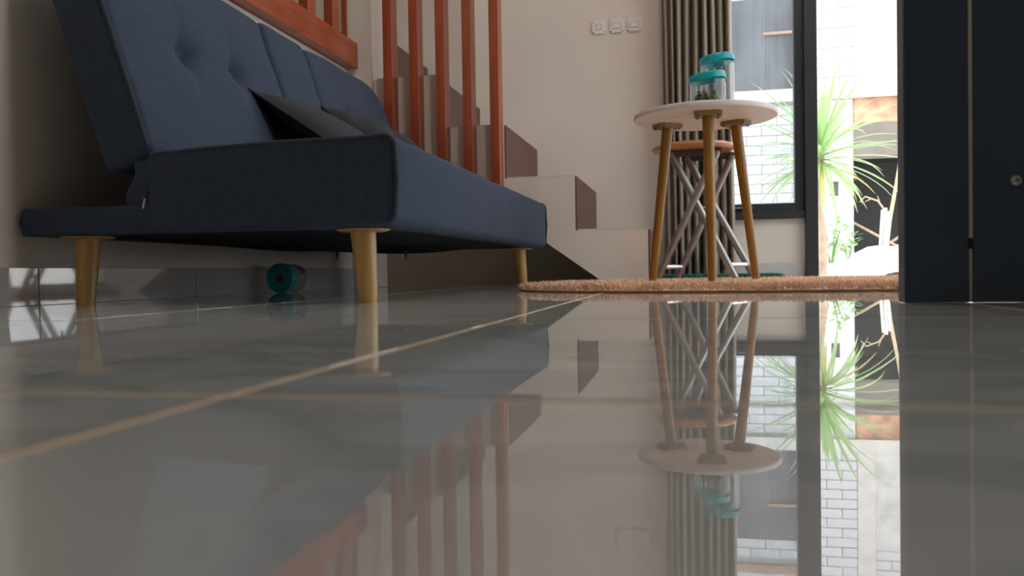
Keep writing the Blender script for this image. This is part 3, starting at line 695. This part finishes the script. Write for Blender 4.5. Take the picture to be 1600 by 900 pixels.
# ------------------------------------------------------------------ curtain
bm = bmesh.new(); NU, NZ = 260, 24; zz0, zz1 = 0.03, 2.48
def cur(u, w):
    ph = 2*math.pi*(9.4*u + 0.30*math.sin(5*u))
    amp = (0.016 + 0.040*min(1, max(0, (u-0.12)/0.1)))*(0.9+0.25*math.sin(13*u))
    x = -0.112 + 0.318*u + 0.004*math.sin(ph*1.0+1.3)*(1 if u > 0.2 else .3) - 0.012*(w)*u + 0.004*math.sin(6*w+9*u)
    y = 3.885 + amp*math.sin(ph) + 0.006*math.sin(5*w+3*u)
    return (x, y, zz0+(zz1-zz0)*w)
V = [[bm.verts.new(cur(i/NU, j/NZ)) for j in range(NZ+1)] for i in range(NU+1)]
for i in range(NU):
    for j in range(NZ): bm.faces.new((V[i][j], V[i+1][j], V[i+1][j+1], V[i][j+1]))
cu = mesh_obj('curtain', bm, 'curtain', None, True); sm = cu.modifiers.new('thickness', 'SOLIDIFY'); sm.thickness = 0.0015
tag(cu, 'floor-length taupe satin curtain gathered in folds at the window', 'curtain')
cr = tag(tube_obj('curtain_rod', [(-0.25, 3.885, 2.50), (0.75, 3.885, 2.50)], 0.012, 'dark_steel', None, 12), 'dark metal curtain rod above the front window', 'curtain rod')
for x in (-0.2, 0.7): tube_obj('rod_bracket', [(x, 3.885, 2.50), (x, 4.0, 2.50)], 0.007, 'dark_steel', cr, 8)

# ------------------------------------------------------------------ wall switches
def switch(x, z, small, label):
    s = tag(empty('light_switch', (x, YF, z)), label, 'switch', 'switches on the front wall')
    bm = bmesh.new(); add_box(bm, -0.0325, 0.0325, -0.012, 0, -0.0325, 0.0325); bmesh.ops.bevel(bm, geom=[e for e in bm.edges if abs(e.verts[0].co.y-e.verts[1].co.y) > 0.005], offset=0.009, segments=4, affect='EDGES')
    bmesh.ops.bevel(bm, geom=[e for e in bm.edges if all(v.co.y < -0.011 for v in e.verts)], offset=0.003, segments=2, affect='EDGES')
    mesh_obj('switch_plate', bm, 'switch', s)
    w, h = (0.011, 0.013) if small else (0.019, 0.013)
    box('gap_shade_frame', (-w-0.0025, w+0.0025, -0.0128, -0.0115, -h-0.0025, h+0.0025), 'gap_shade', s, 0.0008)
    box('rocker', (-w, w, -0.0148, -0.0126, -h, h), 'switch2', s, 0.001)
switch(-0.409, 1.220, True, 'square cream wall switch with a small button, leftmost of the three')
switch(-0.325, 1.220, False, 'square cream wall switch, middle of the three')
switch(-0.241, 1.220, False, 'square cream wall switch nearest the curtain')

# ------------------------------------------------------------------ outside
tag(boxes('ground', [(-30, 40, 4.15, 40, -0.3, -0.012), (1.75, 40, -30, 4.15, -0.3, -0.012)], 'ground'), kind=STR)
# half built house across the street
YW = 18.0
hs = tag(empty('house', (3, YW, 0)), 'half-built house of white blocks and grey cement across the street', 'house')
def in_h(o): o.location = o.location - Vector((3, YW, 0)); o.parent = hs; return o
in_h(boxes('wall_core', [(-8, 3.28, YW+0.02, YW+0.25, 0, 9), (3.28, 12, YW+0.02, YW+0.25, 2.27, 9), (6.2, 12, YW+0.02, YW+0.25, 0, 2.27)], 'mortar'))
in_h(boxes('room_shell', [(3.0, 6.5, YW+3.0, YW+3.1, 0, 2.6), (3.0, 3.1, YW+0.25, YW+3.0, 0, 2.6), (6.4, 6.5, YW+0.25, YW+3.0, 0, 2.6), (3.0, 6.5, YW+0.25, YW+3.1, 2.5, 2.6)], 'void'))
in_h(box('cement_panel', (-6.0, 2.42, YW-0.03, YW+0.02, 3.72, 5.62), 'cement'))
in_h(boxes('cement_ridge', [(1.62, 1.66, YW-0.045, YW-0.03, 3.72, 5.62), (2.0, 2.03, YW-0.045, YW-0.03, 3.72, 4.9)], 'cement'))
in_h(box('plank', (1.55, 2.25, YW-0.09, YW-0.03, 4.86, 4.92), 'board'))
in_h(box('floor_beam', (-6, 9, YW-0.14, YW+0.02, 3.52, 3.72), 'conc'))
in_h(box('beam_lip', (-6, 9, YW-0.16, YW-0.14, 3.46, 3.54), 'conc'))
in_h(box('brick_band', (3.3, 9, YW-0.04, YW+0.02, 2.96, 3.52), 'redbrick'))
in_h(box('lintel', (3.28, 9, YW-0.08, YW+0.02, 2.27, 2.96), 'lintel'))
in_h(box('column', (3.32, 3.66, YW-0.06, YW+0.02, 3.72, 7.2), 'conc'))
in_h(box('render_patch', (3.66, 9, YW-0.035, YW+0.02, 3.72, 5.75), 'rough_render'))
in_h(box('timber_strip', (-6, 2.45, YW-0.10, YW-0.02, 6.15, 6.32), 'board'))
blk = None
def add_block(x, z, w=0.588):
    global blk
    if blk is None:
        bm = bmesh.new(); add_box(bm, -0.294, 0.294, -0.035, 0.02, -0.094, 0.094); bmesh.ops.bevel(bm, geom=[e for e in bm.edges if all(v.co.y < 0 for v in e.verts)], offset=0.008, segments=1, affect='EDGES')
        blk = mesh_obj('block', bm, 'block', hs); o = blk
    else:
        o = blk.copy(); COL.objects.link(o)
    o.parent = hs; o.location = Vector((x, YW+random.uniform(-0.006, 0.006), z)) - Vector((3, YW, 0)); o.scale = (w/0.588, 1, 1)
def block_rows(x0, x1, z0, z1):
    r = 0; z = z0
    while z + 0.19 <= z1 + 1e-6:
        x = x0 - (0.3 if r % 2 else 0)
        while x < x1 - 0.05:
            a, b = max(x, x0), min(x+0.6, x1)
            if b-a > 0.1: add_block((a+b)/2, z+0.1, b-a-0.012)
            x += 0.6
        z += 0.2; r += 1
block_rows(0.3, 2.52, 0.0, 3.4)
block_rows(2.42, 3.32, 3.72, 7.1)
block_rows(0.3, 2.42, 5.62, 6.1)
block_rows(0.3, 2.42, 6.33, 7.1)
block_rows(3.66, 5.4, 5.75, 7.1)
# lower pier with a square hole
in_h(boxes('pier', [(2.54, 2.83, YW-0.07, YW+0.02, 0, 3.46), (3.0, 3.28, YW-0.07, YW+0.02, 0, 3.46), (2.83, 3.0, YW-0.07, YW+0.02, 0, 1.50), (2.83, 3.0, YW-0.07, YW+0.02, 1.80, 3.46)], 'block'))
in_h(box('pier_hole_shade', (2.83, 3.0, YW-0.02, YW+0.015, 1.50, 1.80), 'void'))  # dark sheet painted as the shade in the hole
in_h(tube_obj('brace_pole', [(3.2, YW+0.6, 1.1), (5.2, YW+0.6, -0.1)], 0.028, 'branch', None, 8))
in_h(tube_obj('brace_pole', [(3.3, YW+0.7, 0.0), (5.2, YW+0.7, 1.25)], 0.028, 'branch', None, 8))

# sand heap
bm = bmesh.new(); NX, NY = 90, 44; V = {}
rg = random.Random(4)
for i in range(NX+1):
    for j in range(NY+1):
        x = -2.0 + 8.0*i/NX; y = 8.2 + 4.2*j/NY
        v = math.sin(math.pi*j/NY)**0.7
        ht = 0.19 + 0.17/(1+math.exp(-(x-2.02)*9)) - 0.05*math.exp(-((x-2.33)/0.12)**2) + 0.22/(1+math.exp(-(x-3.4)*3))
        z = -0.03 + ht*v*min(1, (x+2.0)*1.5, (6-x)*1.5 if x < 6 else 0) + 0.018*math.sin(11*x+3*y)*math.sin(7*y) * v + rg.uniform(-.006, .006)
        V[i, j] = bm.verts.new((x-2, y-10.3, z))
for i in range(NX):
    for j in range(NY): bm.faces.new((V[i, j], V[i+1, j], V[i+1, j+1], V[i, j+1]))
o = mesh_obj('sand_heap', bm, 'sand', None, True); o.location = (2, 10.3, 0); tag(o, 'white sunlit heap of sand outside the open doorway', 'sand heap')
# dead branch and timbers stuck in the heap
def onpt(px, py, Y):
    d = fw*1295 + rt*(px-800) - up*(py-450); return Vector((0, 0, CAM_H)) + d*(Y/d.y)
br = tag(empty('dead_branch', onpt(1386, 380, 9.9)), 'bleached dead branch sticking up from the sand heap', 'branch')
def in_b(o): o.location = -br.location; o.parent = br; return o
in_b(tube_obj('stem', [onpt(1384, 392, 9.9), onpt(1390, 345, 9.9), onpt(1399, 296, 9.85), onpt(1406, 250, 9.8), onpt(1412, 215, 9.8)], [0.026, 0.022, 0.018, 0.013, 0.009], 'branch', None, 8))
in_b(tube_obj('twig', [onpt(1391, 340, 9.88), onpt(1372, 314, 9.8), onpt(1352, 307, 9.7), onpt(1343, 316, 9.7)], [0.012, 0.010, 0.007, 0.004], 'branch', None, 6))
in_b(tube_obj('twig', [onpt(1374, 315, 9.8), onpt(1371, 306, 9.8)], [0.006, 0.003], 'branch', None, 6))
in_b(tube_obj('twig', [onpt(1362, 310, 9.75), onpt(1352, 315, 9.7)], [0.006, 0.003], 'branch', None, 6))
for k, (xa, ya, xb, yb) in enumerate(((1375, 376, 1379, 328), (1381, 382, 1384, 325), (1386, 378, 1389, 330))):
    a, b = onpt(xa, ya+18, 9.75), onpt(xb, yb, 9.75)
    bm = bmesh.new(); L = (b-a).length; add_box(bm, -0.022, 0.022, -0.012, 0.012, 0, L); bmesh.ops.bevel(bm, geom=bm.edges[:], offset=0.003, segments=1, affect='EDGES')
    o = mesh_obj('timber_offcut', bm, 'white_wood', None); o.location = a; o.rotation_euler = (b-a).to_track_quat('Z', 'Y').to_euler()
    tag(o, 'white timber offcut standing in the sand heap, ' + ('left', 'middle', 'right')[k] + ' of three', 'timber', 'timber offcuts in the sand')
hz_ = tube_obj('hose_end', [onpt(1378, 436, 5.2), onpt(1388, 430, 5.2), onpt(1400, 427, 5.25), onpt(1414, 428, 5.3), onpt(1425, 433, 5.3)], 0.011, 'cable', None, 8)
tag(hz_, 'bent black rubber hose lying on the ground outside the doorway', 'hose')

# spiky potted-style plant with strap leaves
PB = Vector((1.035, 7.0, -0.012)); CZ = 0.95
pl = tag(empty('dracaena_plant', PB), 'spiky green plant with long strap leaves on a bare trunk outside the door', 'plant')
o = tube_obj('trunk', [(0, 0, -0.05), (0.01, 0, 0.3), (-0.02, 0.01, 0.6), (0.0, 0, CZ), (0.01, 0, CZ+0.12)], [0.042, 0.036, 0.032, 0.030, 0.02], 'trunk', pl, 14)
def leaf(base, az, el, L, w, droop, m):
    bm = bmesh.new(); n = 9; p = Vector(base); e = el; pr = None
    side = Vector((-math.sin(az), math.cos(az), 0))
    for i in range(n+1):
        s = i/n; ww = w*(0.55+0.9*s if s < 0.4 else 0.91*(1-((s-0.4)/0.6)**1.8))+0.0008
        nrm = Vector((-math.cos(az)*math.sin(e), -math.sin(az)*math.sin(e), math.cos(e)))
        row = [bm.verts.new(p-side*ww+nrm*ww*0.35), bm.verts.new(p), bm.verts.new(p+side*ww+nrm*ww*0.35)]
        if pr:
            for k in (0, 1): bm.faces.new((pr[k], pr[k+1], row[k+1], row[k]))
        pr = row; e -= droop/n*(0.4+1.2*s)
        p = p + Vector((math.cos(az)*math.cos(e), math.sin(az)*math.cos(e), math.sin(e)))*(L/n)
    return mesh_obj('leaf', bm, m, pl, True)
rg = random.Random(12)
for k in range(120):
    f = k/119; az = k*2.39996; az += rg.uniform(-.35, .35); el = math.radians(86-112*f**0.85) + rg.uniform(-.22, .22)
    L = rg.uniform(0.42, 0.86)*(0.85+0.2*math.sin(math.pi*f)); hgt = CZ+0.12-0.2*f
    leaf((0.02*math.cos(az), 0.02*math.sin(az), hgt), az, el, L, rg.uniform(0.013, 0.021), rg.uniform(0.05, 0.85)+0.3*f, 'leaf_dry' if (f > 0.9 and rg.random() < 0.4) else 'leaf')
# low weeds
def weed(name, loc, h, n, label, seed):
    rg = random.Random(seed); root = tag(empty(name, loc), label, 'weed')
    for s in range(n):
        az = rg.uniform(0, 6.28); tip = Vector((math.cos(az)*h*rg.uniform(.2, .6), math.sin(az)*h*rg.uniform(.2, .5), h*rg.uniform(.6, 1)))
        tube_obj('stem', [(0, 0, -0.05), tip*0.5+Vector((0, 0, 0.03)), tip], [0.006, 0.004, 0.002], 'weed', root, 5)
        for q in range(6):
            t = 0.35+0.65*q/5; c = tip*t; a2 = rg.uniform(0, 6.28); Lf = rg.uniform(0.07, 0.14); d = Vector((math.cos(a2), math.sin(a2), rg.uniform(-.2, .6))).normalized(); sd = d.cross(Vector((0, 0, 1))).normalized()*Lf*0.22
            bm = bmesh.new(); v = [bm.verts.new(c), bm.verts.new(c+d*Lf*.45+sd), bm.verts.new(c+d*Lf), bm.verts.new(c+d*Lf*.45-sd)]; bm.faces.new(v); mesh_obj('leaf', bm, 'weed', root)
p = onpt(1298, 398, 8.9); weed('weed', (p.x, 8.9, 0.12), 0.46, 13, 'low leafy weed at the foot of the pale pier, below the spiky plant', 2)
p = onpt(1325, 392, 9.2); weed('weed', (p.x, 9.2, 0.14), 0.24, 6, 'smaller leafy weed right of the first, at the sand heap', 6)
